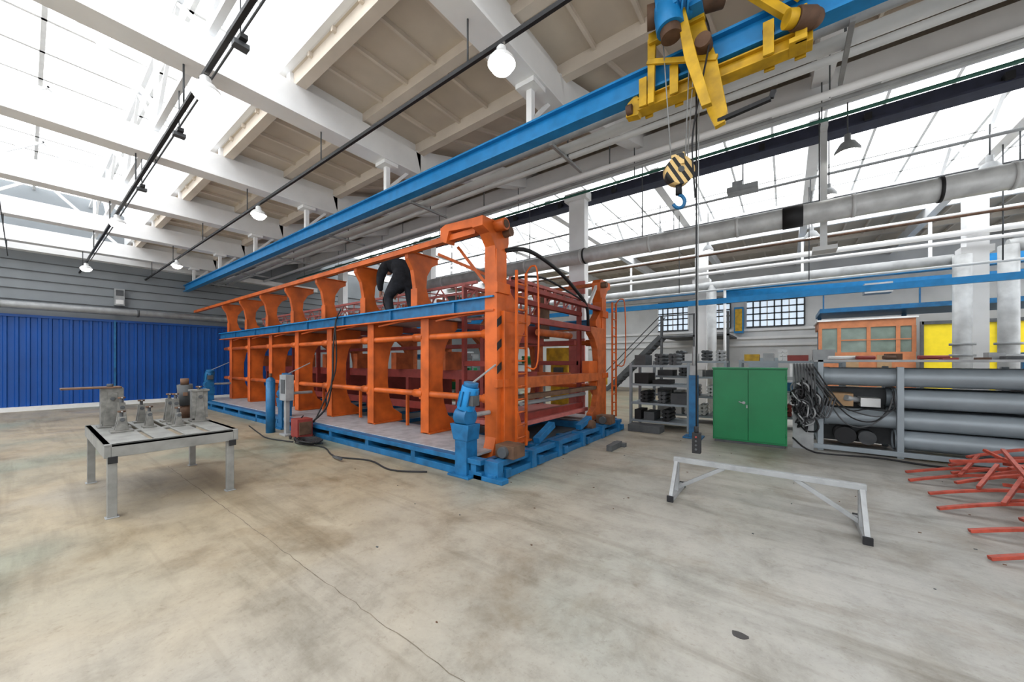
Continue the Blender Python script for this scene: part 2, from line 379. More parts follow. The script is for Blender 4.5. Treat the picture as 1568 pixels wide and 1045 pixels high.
for x in (3.52,-2.2,-8.9,-14.9):
    b=B('column'); b.bb(x-.17,x+.17,13.1,13.45,0,6.1,WHITE); b.bb(x-.25,x+.25,13.1,13.5,4.1,4.25,WHITE); b.done()
b=B('crane_rail_far'); b.bb(-16,9,16.95,17.05,4.45,4.75,RAILBLUE); b.bb(-16,9,16.85,17.15,4.42,4.46,RAILBLUE)
b.bb(-16,9,12.0,12.08,3.25,3.4,RAILBLUE)
for x in BX: b.bb(x-.04,x+.04,16.97,17.03,4.75,6.4,WHITE)
b.done()
b=B('crane_far'); b.bar((-2,17.3,4.3),(8,19.5,4.4),.2,.28,RAILBLUE); b.bb(2.2,2.9,17.6,18.1,3.95,4.3,WPLAST); b.done()
# ---------------------------------------------------------------- hoist
H=empty('overhead_hoist',(-.7,3.94,4.3))
b=B('carriage_beam',H)
b.bb(-1.25,.18,3.91,3.97,4.25,4.35,YEL); b.bb(-1.25,.18,3.87,4.01,4.235,4.25,YEL); b.bb(-1.25,.18,3.87,4.01,4.35,4.365,YEL)
for x in (-1.18,-.88,-.12,.1):
    b.bb(x-.04,x+.04,3.82,3.845,4.23,4.52,YEL); b.bb(x-.04,x+.04,4.035,4.06,4.23,4.52,YEL)
    b.cyl((x,3.845,4.47),(x,3.9,4.47),.045,BROWN); b.cyl((x,3.98,4.47),(x,4.035,4.47),.045,BROWN)
b.plate([(-1.38,4.22),(-1.25,4.2),(-1.2,4.32),(-1.27,4.42),(-1.36,4.36)],'y',3.88,3.98,YEL)
b.cyl((-1.36,3.86,4.27),(-1.3,3.86,4.27),.05,BROWN)
b.cyl((.06,3.78,4.40),(.17,3.86,4.40),.085,BROWN,seg=16); b.cyl((.0,3.74,4.40),(.06,3.78,4.40),.07,YEL,seg=16); b.sph((.18,3.87,4.4),.075,BROWN)
b.bb(.02,.14,3.8,3.98,4.23,4.27,YEL)
b.done(.004)
b=B('hoist_frame',H)
b.plate([(-.84,4.9),(-.64,4.9),(-.50,4.35),(-.42,3.86),(-.44,3.76),(-.52,3.74),(-.58,3.9),(-.7,4.35)],'y',3.78,3.84,YEL)
b.plate([(-.82,4.9),(-.75,4.9),(-.64,4.35),(-.52,3.86),(-.60,3.86),(-.74,4.35)],'y',3.60,3.66,YEL)
b.plate([(-1.12,4.85),(-1.04,4.85),(-1.06,4.2),(-1.12,4.2)],'y',3.78,3.82,YEL)
b.bar((-1.1,3.78,4.82),(-.6,3.78,4.82),.08,.1,YEL); b.bar((-1.12,3.78,4.62),(-.5,3.78,4.36),.035,.05,YEL)
b.bar((-.5,3.8,3.79),(-.1,3.75,3.80),.04,.035,BLACK); b.bar((-.1,3.75,3.8),(-.08,3.75,3.86),.03,.04,BLACK)
b.bar((-.58,3.6,5.1),(.02,3.85,4.5),.06,.07,YEL); b.bar((-.44,3.6,5.2),(.1,3.85,4.6),.04,.05,YEL)
b.cyl((-.6,3.66,4.5),(-.6,3.78,4.5),.07,BROWN)
b.done(.004)
b=B('hoist_motor',H)
zm=4.90
b.cyl((-1.0,3.62,zm),(-.70,3.7,zm+.02),.13,RAILBLUE,seg=20); b.cyl((-1.07,3.6,zm),(-1.0,3.62,zm),.10,BROWN,seg=20)
b.cyl((-.89,3.6,zm),(-.86,3.6,zm-.22),.12,RAILBLUE,seg=20); b.cyl((-.86,3.6,zm-.22),(-.85,3.6,zm-.30),.09,BROWN,seg=20)
b.cyl((-.7,3.7,zm),(-.45,3.8,zm+.02),.10,BROWN,seg=20); b.bb(-.95,-.78,3.5,3.6,zm-.08,zm+.06,RAILBLUE); b.bb(-.7,-.6,3.6,3.78,zm-.1,zm+.14,RAILBLUE)
for k in range(6): b.cyl((-.98+.05*k,3.625,zm),(-.965+.05*k,3.63,zm),.142,RAILBLUE,seg=20)
b.done(.003)
b=B('hoist_cables',H)
for (a,c) in (((-.96,3.72,4.8),(-.93,3.94,3.6)),((-.72,3.8,4.9),(-.80,3.94,3.6)),((-.66,3.8,4.9),(-.79,3.97,3.6))): b.cyl(a,c,.006,STEEL,seg=6)
b.cyl((-.70,3.94,4.7),(-.70,3.94,.92),.008,BLACK,seg=6); b.cyl((-.675,3.94,4.7),(-.69,3.94,1.6),.005,STEEL,seg=6)
b.spline([(-.62,3.9,4.9),(-.55,3.7,4.5),(-.65,3.8,4.1),(-.72,3.85,3.7),(-.71,3.94,3.2)],.008,BLACK); b.done()
b=B('control_pendant',H); b.bb(-.735,-.66,3.91,3.97,.70,.90,BLACK)
for k in range(4): b.cyl((-.698,3.90,.74+.04*k),(-.698,3.915,.74+.04*k),.011,RED if k==3 else DGRAY,seg=8)
b.cyl((-.70,3.94,.9),(-.70,3.94,.96),.02,BLACK); b.done(.006)
b=B('hook_block',H); 
F=Vector((-.6,.8,0))
b.cyl(Vector((-.86,3.94,3.50))-F*.05,Vector((-.86,3.94,3.50))+F*.05,.14,STRIPE,seg=28)
b.cyl(Vector((-.86,3.94,3.50))-F*.06,Vector((-.86,3.94,3.50))+F*.06,.03,DGRAY)
b.bar((-.86,3.94,3.66),(-.86,3.94,3.55),.12,.1,STRIPE)
b.cyl((-.86,3.94,3.37),(-.86,3.94,3.27),.03,BLACK)
pts=[]
Sx=Vector((.8,.6,0))
for k in range(14):
    a=math.radians(90-k*19); pts.append(Vector((-.86,3.94,3.20))+Sx*.06*math.cos(a)+Vector((0,0,.065*math.sin(a))))
b.tube(pts,.017,BLUE); b.done()
# ---------------------------------------------------------------- big orange machine
M=empty('orange_gantry_machine',(-9.5,6,0))
X=[-3.4-1.72*i for i in range(8)]; YF=4.35; YR=8.25
low=[(0,.28),(0,2.36),(.75,2.36),(.75,2.22),(.58,2.10),(.44,1.88),(.37,1.55),(.36,1.15),(.40,.82),(.50,.57),(.72,.42),(.72,.28)]
upp=[(0.02,2.58),(0.0,3.0),(-.05,3.28),(-.17,3.47),(-.17,3.60),(.55,3.60),(.55,3.5),(.40,3.42),(.28,3.22),(.26,3.0),(.32,2.8),(.45,2.68),(.52,2.64),(.52,2.58)]
UO=-.32
b=B('ribs',M)
for i,x in enumerate(X):
    t=.07
    b.plate([(YF+d,z) for d,z in low],'x',x-t,x+t,ORANGE)
    if i>0: b.plate([(YF+d,z) for d,z in upp],'x',x+UO-.05,x+UO+.05,ORANGE)
    b.plate([(YR-d,z) for d,z in low],'x',x-t,x+t,ORANGE2)
    if i>0: b.plate([(YR-d,z*.95+.1) for d,z in upp],'x',x-.05,x+.05,ORANGE2)
    b.bb(x-.11,x+.11,YF-.015,YF,.3,2.36,ORANGE); b.bb(x-.13,x+.13,YF,YF+.7,.28,.31,ORANGE)
    if i>0:
        u=x+UO
        b.bb(u-.09,u+.09,YF,YF+.03,2.58,2.95,ORANGE); b.bb(u-.09,u+.09,YF-.17,YF+.55,3.59,3.61,ORANGE)
    b.bb(x-.05,x+.05,YF+.6,YR-.6,2.25,2.36,RED)
b.done(.008)
b=B('rails',M)
xe=-16.2
for (yy,o) in ((YF,ORANGE),(YR,ORANGE2)):
    b.bb(xe,X[0],yy-.1,yy+.1,2.38,2.57,BLUE); b.bb(xe,X[0],yy-.16,yy+.14,2.56,2.585,RAILBLUE); b.bb(xe,X[0],yy-.14,yy+.14,2.355,2.38,o)
    for x in X[1:]: b.bb(x+.84,x+.88,yy-.14,yy-.1,2.38,2.57,BLUE)
b.bb(-19.1,X[0]-.3,YF-.22,YF-.12,3.55,3.64,ORANGE); b.bb(xe,X[0],YR+.08,YR+.17,3.42,3.5,ORANGE2)
b.plate([(-4.42,3.55),(-4.28,3.50),(-4.22,3.68),(-3.5,3.62),(-3.5,3.76),(-4.30,3.80),(-4.42,3.76)],'y',YF-.27,YF-.09,ORANGE)
for (yy,z,r) in ((YF+.05,1.0,.055),(YF+.05,2.03,.055),(YR-.12,1.0,.055),(YR-.12,2.03,.055)):
    b.cyl((xe,yy,z),(X[0]+.05,yy,z),r,ORANGE)
    for x in X: b.cyl((x-.35,yy,z),(x-.08,yy,z),r+.022,ORANGE)
for x in X[1:]: 
    b.bb(x-.2,x-.02,YF+.02,YF+.22,.9,1.1,ORANGE)
b.done()
b=B('guide_rods',M)
for i in range(7):
    x=X[i]; b.bar((x-.3,YF-.02,2.38),(x-1.4,YF-.02,2.30),.03,.03,ORANGE)
    b.bar((x-.9,YF+.3,.3),(x-.9,YF+.3,1.0),.05,.05,ORANGE)
b.done()
b=B('end_frame',M)
for (yy,s,dz) in ((YF,1,-.17),(YR,-1,-.36)):
    b.bb(-3.5,-3.26,yy-.12,yy+.12,.12,3.45+dz,ORANGE)
    P=[(-.12,3.2),(-.14,3.5),(-.26,3.66),(-.42,3.72),(-.42,3.86),(.12,3.88),(.2,3.8),(.2,3.6),(.12,3.35)]
    b.plate([(yy+s*d,z+dz) for d,z in P],'x',-3.48,-3.28,ORANGE)
    b.plate([(yy+s*d,z) for d,z in [(-.12,.1),(-.22,.1),(-.22,.16),(-.12,.45)]],'x',-3.48,-3.28,ORANGE)
    b.plate([(yy+s*d,z) for d,z in [(.12,2.3),(.42,2.4),(.42,2.52),(.12,2.8)]],'x',-3.46,-3.28,ORANGE)
    b.plate([(yy+s*d,z) for d,z in [(.12,.7),(.4,.95),(.4,1.1),(.12,1.35)]],'x',-3.46,-3.28,ORANGE)
    b.bb(-3.28,-3.22,yy-.16,yy+.16,2.62,2.78,ORANGE); b.bb(-3.28,-3.22,yy-.16,yy+.16,1.2,1.32,ORANGE); b.bb(-3.27,-3.23,yy-.2,yy+.2,.12,.16,ORANGE)
    b.cyl((-3.5,yy+s*.1,3.74+dz),(-3.15,yy+s*.1,3.74+dz),.07,BROWN)
    for z in (1.4,1.75,2.1): 
        b.plate([(yy-.12,z),(yy-.0,z+.08),(yy-.0,z+.2),(yy-.12,z+.12)],'x',-3.26,-3.252,BLACK)
b.cyl((-3.3,YF-.1,3.62),(-3.1,YF-.1,3.62),.09,ORANGE,seg=18); b.cyl((-3.1,YF-.1,3.62),(-3.09,YF-.1,3.62),.06,BROWN,seg=18)
b.bb(-3.45,-3.25,YF,YR,1.15,1.33,ORANGE2); b.bb(-3.42,-3.28,YF,YR,2.78,2.86,RED)
b.bb(-3.42,-3.28,YF,YR,.95,1.03,BROWN); b.bb(-3.44,-3.27,YF+3.1,YR,1.33,1.6,ORANGE)
b.bar((-4.9,YF+.2,3.55),(-3.5,YF+.8,2.85),.05,.05,ORANGE); b.bar((-4.3,YF+.1,3.55),(-3.7,YF+.5,2.6),.05,.05,ORANGE)
b.bar((-3.38,YR-.6,2.85),(-3.38,YR-.1,3.45),.06,.06,WPLAST)
b.done(.006).location.x-=.09
b=B('ladder',M)
for (yy,w) in ((YF+.2,.26),(YR+.18,.24)):
    for d in (0,w): b.bar((-3.22,yy+d,.25),(-3.22,yy+d,3.0),.035,.035,ORANGE)
    z=.4
    while z<3.0: b.cyl((-3.22,yy,z),(-3.22,yy+w,z),.014,ORANGE,seg=8); z+=.2
    b.spline([(-3.22,yy+w,3.0),(-3.1,yy+w,3.1),(-3.0,yy+w,2.9),(-3.0,yy+w,1.6),(-3.2,yy+w,1.5)],.014,ORANGE)
b.done()
b=B('red_carriage',M)
for xx in (-3.75,-4.9):
    b.bb(xx-.05,xx+.05,5.1,7.8,2.64,2.73,RED); b.bb(xx-.04,xx+.04,5.1,7.8,3.02,3.08,PINK)
    for k in range(7):
        y0=5.1+.385*k; b.bar((xx,y0,2.7),(xx,y0+.385,3.05),.035,.035,PINK); b.bb(xx-.02,xx+.02,y0-.02,y0+.02,2.7,3.05,PINK)
for yy in (5.15,7.75):
    b.bb(-3.8,-3.71,yy-.045,yy+.045,.5,3.05,RED); b.bb(-4.95,-4.88,yy-.045,yy+.045,.5,3.05,RED)
    b.bb(-4.9,-3.75,yy-.045,yy+.045,1.5,1.6,RED)
b.bb(-3.82,-3.68,5.1,7.8,.52,.64,RED)
b.bb(-5.0,-3.6,5.0,7.9,.44,.52,PINK)
b.bb(-4.4,-4.0,5.9,6.6,1.95,2.3,RED); b.bb(-3.9,-3.8,6.3,6.5,2.05,2.9,BROWN)
b.cyl((-3.7,5.9,2.15),(-3.7,7.2,2.15),.07,ORANGE2); b.cyl((-3.6,5.2,.85),(-3.6,7.7,.85),.04,STEEL)
b.spline([(-3.35,4.45,3.3),(-3.3,5.0,3.42),(-3.3,5.9,3.3),(-3.35,6.8,3.05),(-3.4,7.4,2.8),(-3.5,7.7,2.4)],.035,BLACK)
b.spline([(-3.35,4.6,2.9),(-3.3,5.4,3.05),(-3.3,6.4,2.95),(-3.4,7.2,2.9)],.02,BLACK)
b.done(.004)
b=B('lattice_beams',M)
for (yy,z0,z1) in ((5.5,2.62,3.2),(6.6,2.62,3.3)):
    for (zz,w_) in ((z0,.025),(z1,.028),((z0*2+z1)/3,.012),((z0+z1*2)/3,.012)):
        b.bb(-16,-4.9,yy-w_,yy+w_,zz-w_,zz+w_,PINK)
    x=-16; k=0
    while x<-5.1:
        b.bar((x,yy,z0 if k%2 else z1),(x+.5,yy,z1 if k%2 else z0),.022,.022,PINK)
        if k%2: b.bar((x,yy,z0),(x,yy,z1),.02,.02,PINK)
        x+=.5; k+=1
x=-15.8
while x<-5:
    b.bar((x,5.5,3.2),(x,6.6,3.28),.025,.025,PINK); x+=1.0
b.bb(-16,-3.6,5.6,5.72,1.2,1.4,RED); b.bb(-16,-3.6,6.95,7.05,1.15,1.35,ORANGE2)
b.bb(-16,-3.6,5.2,5.3,.55,.7,RED); b.bb(-16,-3.6,7.2,7.3,1.95,2.05,RED)
for x in X[1:]: b.bb(x-.5,x-.4,5.6,7.05,.35,1.2,RED); b.bb(x-.8,x-.6,5.4,5.9,1.4,1.8,ORANGE2); b.bb(x+.3,x+.38,5.5,5.6,.3,2.3,RED)
b.done()
b=B('walkway',M); b.bb(-16,-4.95,YF+.14,5.38,2.37,2.42,DECK); b.done()
b=B('base_frame',M)
b.bb(-16.3,-3.15,3.66,3.76,.0,.1,BLUE); b.bb(-16.3,-3.15,3.64,3.78,.2,.27,BLUE)
b.bb(-16.3,-3.1,4.9,5.0,.06,.26,BLUE); b.bb(-16.3,-3.1,8.3,8.4,.0,.26,BLUE); b.bb(-16.3,-3.1,7.3,7.4,.06,.26,BLUE)
x=-3.3
while x>-16.3: b.bb(x-.05,x+.05,3.66,8.4,.0,.2,BLUE); x-=1.29
b.bb(-16.3,-3.4,3.78,4.9,.245,.28,DECK); b.bb(-16.3,-3.4,7.5,8.3,.245,.28,DECK); b.bb(-16.3,-3.6,5.0,7.3,.08,.12,DGRAY)
b.bb(-3.08,-2.94,3.7,8.45,.0,.09,BLUE); b.bb(-3.12,-2.98,3.75,8.4,.16,.24,BLUE)
for yy in (3.78,4.6,5.4,6.3,7.2,8.1): 
    b.bb(-3.16,-2.92,yy-.06,yy+.06,.0,.26,BLUE); b.bb(-3.6,-2.9,yy+.1,yy+.22,.02,.14,BLUE)
b.bb(-3.3,-2.8,3.66,3.8,.0,.06,BLUE)
for yy in (4.15,7.6): 
    b.bb(-3.2,-2.88,yy-.14,yy+.14,.24,.42,BROWN); b.cyl((-3.04,yy-.2,.33),(-3.04,yy+.2,.33),.08,DGRAY)
b.bar((-3.15,5.0,.3),(-3.15,5.5,.5),.12,.1,BLUE); b.bar((-3.15,6.5,.3),(-3.15,7.0,.42),.12,.1,BLUE); b.cyl((-3.2,6.9,.3),(-3.0,6.9,.3),.1,BROWN)
b.done(.005)
for k,x in enumerate((-3.5,-9.45,-15.4)):
    b=B('lift_motor_%d'%(k+1),M)
    y0=3.72
    b.bb(x-.11,x+.11,y0-.1,y0+.12,0,.72,BLUE); b.plate([(x-.2,.72),(x+.16,.72),(x+.13,.5),(x-.13,.5)],'y',y0-.11,y0+.13,BLUE)
    b.bb(x-.2,x+.2,y0-.16,y0+.16,0,.03,BLUE); b.plate([(x-.1,.25),(x-.26,.03),(x-.1,.03)],'y',y0-.02,y0+.02,BLUE)
    b.cyl((x-.12,y0,.82),(x+.1,y0,.82),.13,BLUE,seg=20)
    b.cyl((x,y0,.92),(x+.08,y0+.02,1.24),.125,RAILBLUE if k==0 else BLUE,seg=20); b.cyl((x+.08,y0+.02,1.24),(x+.09,y0+.02,1.30),.105,BLUE,seg=20)
    for q in range(8):
        a=q*math.pi/4; dx=.13*math.cos(a); dy=.13*math.sin(a)
        b.bar((x+.02+dx,y0+dy,.97),(x+.07+dx,y0+.01+dy,1.18),.015,.02,BLUE)
    b.bb(x+.12,x+.2,y0-.07,y0+.07,.98,1.12,DGRAY)
    b.bar((x+.1,y0+.05,1.3),(x+.12,YF-.1,1.55),.03,.02,STEEL)
    b.cyl((x,y0+.1,.82),(x,YF,.82),.035,STEEL)
    b.done(.004)
b=B('machine_hoses',M)
b.spline([(-8.0,YF-.13,2.6),(-8.0,YF-.2,1.9),(-7.95,YF-.25,1.2),(-7.9,YF-.4,.6),(-7.8,3.6,.32)],.02,BLACK)
b.spline([(-7.8,YF-.13,2.75),(-7.9,YF-.2,2.4),(-7.9,YF-.2,1.4),(-8.1,3.9,.5),(-7.9,3.5,.03)],.015,BLACK)
b.done()
# welding kit
b=B('welding_power_source'); b.bb(-8.12,-7.82,3.28,3.58,.04,.42,RED); b.bb(-7.815,-7.80,3.31,3.55,.1,.36,BROWN); b.bar((-8.0,3.43,.42),(-7.9,3.43,.48),.02,.02,BLACK)
for x in (-8.08,-7.86):
    b.cyl((x,3.27,.04),(x,3.24,.04),.04,BLACK); b.cyl((x,3.59,.04),(x,3.62,.04),.04,BLACK)
b.done(.01)
b=B('welding_cables')
for q in range(6):
    r=.12+.03*q; b.tube([(-7.35+r*1.3*math.cos(a*.5),3.3+r*.7*math.sin(a*.5),.02+.012*q+.01*math.sin(a*2)) for a in range(13)],.014,BLACK,6)
b.spline([(-7.7,3.2,.02),(-7.5,3.15,.02),(-6.8,3.3,.015),(-6.0,3.1,.015),(-5.3,3.3,.015),(-4.6,3.2,.015),(-4.1,3.45,.015)],.012,BLACK,6)
b.spline([(-7.7,3.15,.02),(-8.5,3.0,.015),(-9.3,3.1,.015),(-10.5,3.3,.015)],.012,BLACK,6)
b.bar((-5.95,3.05,.03),(-5.6,3.0,.05),.03,.03,DGRAY)
b.done()
b=B('control_stand')
b.bb(-8.75,-8.45,3.3,3.5,0,.04,STEEL); b.bb(-8.66,-8.56,3.36,3.44,0,1.25,STEEL); b.bb(-8.78,-8.46,3.32,3.48,.75,1.3,STEEL); b.bb(-8.7,-8.5,3.31,3.32,.9,1.2,DGRAY)
b.done(.005)
b=B('gas_cylinder'); b.cyl((-9.2,3.3,0),(-9.2,3.3,1.15),.09,BLUE,seg=20); b.sph((-9.2,3.3,1.15),.09,BLUE); b.cyl((-9.2,3.3,1.2),(-9.2,3.3,1.32),.03,BROWN); b.done()
# ---------------------------------------------------------------- worker
def skin_chain(name,verts,edges,radii,mt,parent,sub=2):
    me=bpy.data.meshes.new(name); me.from_pydata(verts,edges,[]); me.materials.append(mt)
    ob=bpy.data.objects.new(name,me); sc.collection.objects.link(ob); ob.parent=parent
    sk=ob.modifiers.new('skin','SKIN'); sk.use_smooth_shade=True
    for i,r in enumerate(radii):
        d=me.skin_vertices[0].data[i]; d.radius=(r if isinstance(r,tuple) else (r,r)); d.use_root=(i==0)
    s=ob.modifiers.new('sub','SUBSURF'); s.levels=sub; s.render_levels=sub
    return ob
def worker(loc,rz,S):
    W=empty('worker',loc); W.rotation_euler=(0,0,rz); W.scale=(S,S,S)
    v=[(0,0,.86),(.07,0,.99),(.19,0,1.10),(.32,0,1.16),(.44,0,1.13)]
    e=[(0,1),(1,2),(2,3),(3,4)]; r=[(.22,.20),(.22,.19),(.235,.20),(.215,.175),(.09,.09)]
    def ch(start,pts,rad):
        p=start
        for q,rr in zip(pts,rad):
            v.append(q); e.append((p,len(v)-1)); r.append((rr,rr)); p=len(v)-1
    legs={1:[(.05,.12,.78),(.20,.16,.63),(.33,.18,.50),(.26,.18,.29),(.18,.18,.10),(.27,.185,.055),(.36,.19,.045)],
          -1:[(.0,-.12,.76),(.03,-.15,.60),(.07,-.17,.47),(.0,-.17,.28),(-.07,-.17,.10),(.02,-.175,.055),(.11,-.18,.045)]}
    for s in (1,-1):
        ch(0,legs[s],[.15,.128,.10,.085,.066,.05,.038])
        ch(3,[(.31,.23*s,1.11),(.37,.29*s,.98),(.41,.30*s,.84),(.50,.25*s,.74),(.58,.19*s,.66)],[.115,.10,.084,.066,.05])
    skin_chain('body_clothes',v,e,r,CLOTH,W)
    for s in (1,-1):
        w=Vector((.58,.19*s,.66)); d=Vector((.10,-.06*s,-.14)).normalized(); side=Vector((.3,.9,-.2)).normalized(); side=(side-d*side.dot(d)).normalized(); cu=d.cross(side)
        if cu.x>0: cu=-cu
        hv=[tuple(w-d*.02),tuple(w+d*.045),tuple(w+d*.085)]; he=[(0,1),(1,2)]; hr=[(.025,.025),(.034,.02),(.034,.018)]
        for k,(off,L) in enumerate(((-.03,.07),(-.01,.08),(.011,.075),(.031,.058))):
            a=w+d*.088+side*off; b1=a+d*L*.4+cu*.005; c1=b1+d*L*.2+cu*L*.35; d1=c1-d*L*.1+cu*L*.3
            n=len(hv); hv+=[tuple(a),tuple(b1),tuple(c1),tuple(d1)]; he+=[(2,n),(n,n+1),(n+1,n+2),(n+2,n+3)]; hr+=[(.0095,.0095)]*3+[(.008,.008)]
        n=len(hv); a=w+d*.03-side*.04*s; hv+=[tuple(a),tuple(a+d*.03-side*.015*s+cu*.02),tuple(a+d*.055+cu*.04)]; he+=[(1,n),(n,n+1),(n+1,n+2)]; hr+=[(.011,.011),(.0105,.0105),(.009,.009)]
        skin_chain('hand_%s'%('left' if s>0 else 'right'),hv,he,hr,SKIN,W,1)
    T=Matrix.Rotation(math.radians(44),3,'Y'); hc=Vector((.585,0,1.11))
    def hp(x,y,z): return hc+T@Vector((x,y,z))
    b=B('head',None)
    seg=24; vs=[];fs=[];rings=16
    for i in range(rings+1):
        ph=math.pi*i/rings; zz=-math.cos(ph)*.118; rr=math.sin(ph)
        for k in range(seg):
            a=2*math.pi*k/seg; x=rr*.098*math.cos(a); yy=rr*.077*math.sin(a)
            if zz<-.02: 
                f=1-min(1,(-zz-.02)/.1)*.35; yy*=f; x=x*f+.018*(1-f)/.35
            if abs(yy)<.018 and x>0 and -.035<zz<.012: x+=.022*(1-(zz+.035)/.055)
            if x>.05 and .0<zz<.03 and .02<abs(yy)<.045: x-=.008
            if x>.05 and -.062<zz<-.048 and abs(yy)<.03: x+=.005
            vs.append(hp(x,yy,zz))
    for i in range(rings):
        for k in range(seg):
            fs.append((i*seg+k,i*seg+(k+1)%seg,(i+1)*seg+(k+1)%seg,(i+1)*seg+k))
    b.add(vs,fs,SKIN,True)
    vs=[];fs=[]
    for i in range(9):
        ph=math.pi*.5*i/8; 
        for k in range(seg):
            a=2*math.pi*k/seg; low_=-.055 if math.cos(a)<.1 else .045
            zz=low_+(.128-low_)*math.sin(ph); rr=math.sqrt(max(0,1-(zz/.128)**2))
            vs.append(hp(rr*.107*math.cos(a)-.004,rr*.085*math.sin(a),zz))
    for i in range(8):
        for k in range(seg): fs.append((i*seg+k,i*seg+(k+1)%seg,(i+1)*seg+(k+1)%seg,(i+1)*seg+k))
    b.add(vs,fs,HAIR,True)
    for s in (1,-1):
        b.sph(hp(-.005,.08*s,-.01),.028,SKIN,(.6,.35,1)); b.sph(hp(.083,.032*s,.012),.012,WPLAST); b.sph(hp(.092,.032*s,.012),.006,BLACK)
    b.cyl(hp(.0,0,-.06),(.43,0,1.13),.055,SKIN,seg=12)
    ob=b.done(); ob.parent=W
    b=B('boots',None)
    for s in (1,-1):
        o=.20 if s>0 else -.05
        b.bb(-.1+o,.22+o,.178*s-.045,.178*s+.045,0,.035,BLACK)
    ob=b.done(.01); ob.parent=W
    return W
worker((-6.42,4.82,2.42),math.radians(176),1.08)
b=B('welding_torch'); b.spline([(-7.09,4.77,3.02),(-7.13,4.77,2.92),(-7.12,4.85,2.7),(-7.05,4.95,2.435)],.014,BLACK); b.done()
# ---------------------------------------------------------------- steel work table (open welded frame with mounting rails)
b=B('steel_work_table')
x0,x1,y0,y1=-7.35,-5.45,.48,1.60
for (ya,yb) in ((y0,y0+.34),(.86,1.06),(1.12,1.30),(1.36,y1)): b.bb(x0+.05,x1-.05,ya,yb,.735,.755,BENCH)
for xa_ in (x0,-6.45,x1-.10): b.bb(xa_,xa_+.10,y0,y1,.725,.752,BENCH)
b.bb(x0,x1,y0,y0+.05,.62,.755,BENCH); b.bb(x0,x1,y1-.05,y1,.62,.755,BENCH)
b.bb(x0,x0+.05,y0+.05,y1-.05,.62,.752,BENCH); b.bb(x1-.05,x1,y0+.05,y1-.05,.62,.752,BENCH)
for (x,yy) in ((x0+.06,y0+.05),(x1-.06,y0+.06),(x0+.06,y1-.05),(x1-.06,y1-.07)):
    b.bb(x-.035,x+.035,yy-.035,yy+.035,.008,.62,BENCH); b.bb(x-.05,x+.05,yy-.05,yy+.05,0,.01,STEEL)
for yy in (y0+.06,y1-.06): b.bb(x1,x1+.012,yy-.035,yy+.035,.56,.63,BLACK)
b.done(.004)
def fixture(name,x,yy,h,w=.1,d=.14,top=None):
    b=B(name); z=.756
    b.bb(x-w,x+w,yy-d*.8,yy+d*.8,z,z+.02,BENCH2)
    for s in (-1,1):
        b.plate([(yy-d/2,z+.02),(yy+d/2,z+.02),(yy+d*.28,z+h*.8),(yy+d*.28,z+h),(yy-d*.28,z+h),(yy-d*.28,z+h*.8)],'x',x+s*w*.6-.014,x+s*w*.6+.014,BENCH2)
    b.cyl((x-w*.95,yy,z+h*.82),(x+w*.95,yy,z+h*.82),.022,DGRAY)
    b.bb(x-w*.5,x+w*.5,yy-d*.22,yy+d*.22,z+h*.35,z+h*.62,BENCH2)
    b.cyl((x,yy,z+h*.3),(x,yy,z+h+.07),.016,DGRAY); b.cyl((x,yy,z+h+.05),(x,yy,z+h+.07),.035,BROWN)
    b.cyl((x-.06,yy,z+h+.06),(x+.06,yy,z+h+.06),.008,STEEL,seg=8)
    if top: top(b,x,yy,z+h)
    b.done(.003)
def topplate(b,x,yy,z): b.bb(x-.12,x+.12,yy-.42,yy+.08,z+.055,z+.075,BROWN); b.bb(x-.07,x+.07,yy-.1,yy+.1,.8,z+.055,BENCH2); b.cyl((x+.05,yy-.02,z+.075),(x+.05,yy-.02,z+.11),.03,DGRAY)
fixture('clamping_fixture',-6.95,.68,.44,.11,.16,topplate)
fixture('clamping_fixture',-6.70,.74,.32,.07,.1); fixture('clamping_fixture',-7.1,.97,.24,.07,.1); fixture('clamping_fixture',-6.35,.70,.18,.08,.12); fixture('clamping_fixture',-6.5,.96,.2,.06,.08)
fixture('clamping_fixture',-6.9,1.22,.32,.08,.11); fixture('clamping_fixture',-6.55,1.22,.34,.07,.1); fixture('clamping_fixture',-6.3,1.2,.18,.06,.08)
def solid(b,x,yy,z): b.bb(x-.06,x+.06,yy-.085,yy+.085,.8,z+.0,BENCH2); b.bb(x-.09,x+.09,yy-.1,yy+.1,z,z+.025,BENCH2)
fixture('clamping_fixture',-6.62,1.48,.42,.1,.12,solid)
b=B('drill_motor'); b.cyl((-7.15,1.45,.756),(-7.15,1.45,.95),.07,BROWN); b.cyl((-7.15,1.45,.95),(-7.13,1.43,1.25),.09,DGRAY,seg=18); b.cyl((-7.13,1.43,1.25),(-7.13,1.43,1.34),.05,BROWN); b.bar((-7.15,1.45,1.1),(-6.95,1.40,1.12),.05,.05,BROWN); b.done()
# ---------------------------------------------------------------- trestle
b=B('steel_trestle')
xa,xb,yc=-1.08,.60,4.70
b.bar((xa,yc,.42),(xb,yc,.42),.06,.055,STEEL)
for (x,s) in ((xa+.03,1),(xb-.03,-1)):
    b.bar((x,yc-.3,.03),(x,yc+.3,.03),.055,.055,STEEL); b.bar((x,yc,.05),(x,yc,.42),.055,.055,STEEL)
    b.bar((x,yc-.28,.05),(x,yc,.41),.04,.04,STEEL)
    b.bar((x,yc,.08),(x+s*.5,yc,.40),.04,.04,STEEL)
    for q in (-.31,.31): b.bb(x-.034,x+.034,yc+q-.012,yc+q+.012,0,.068,BLACK)
b.done(.003)
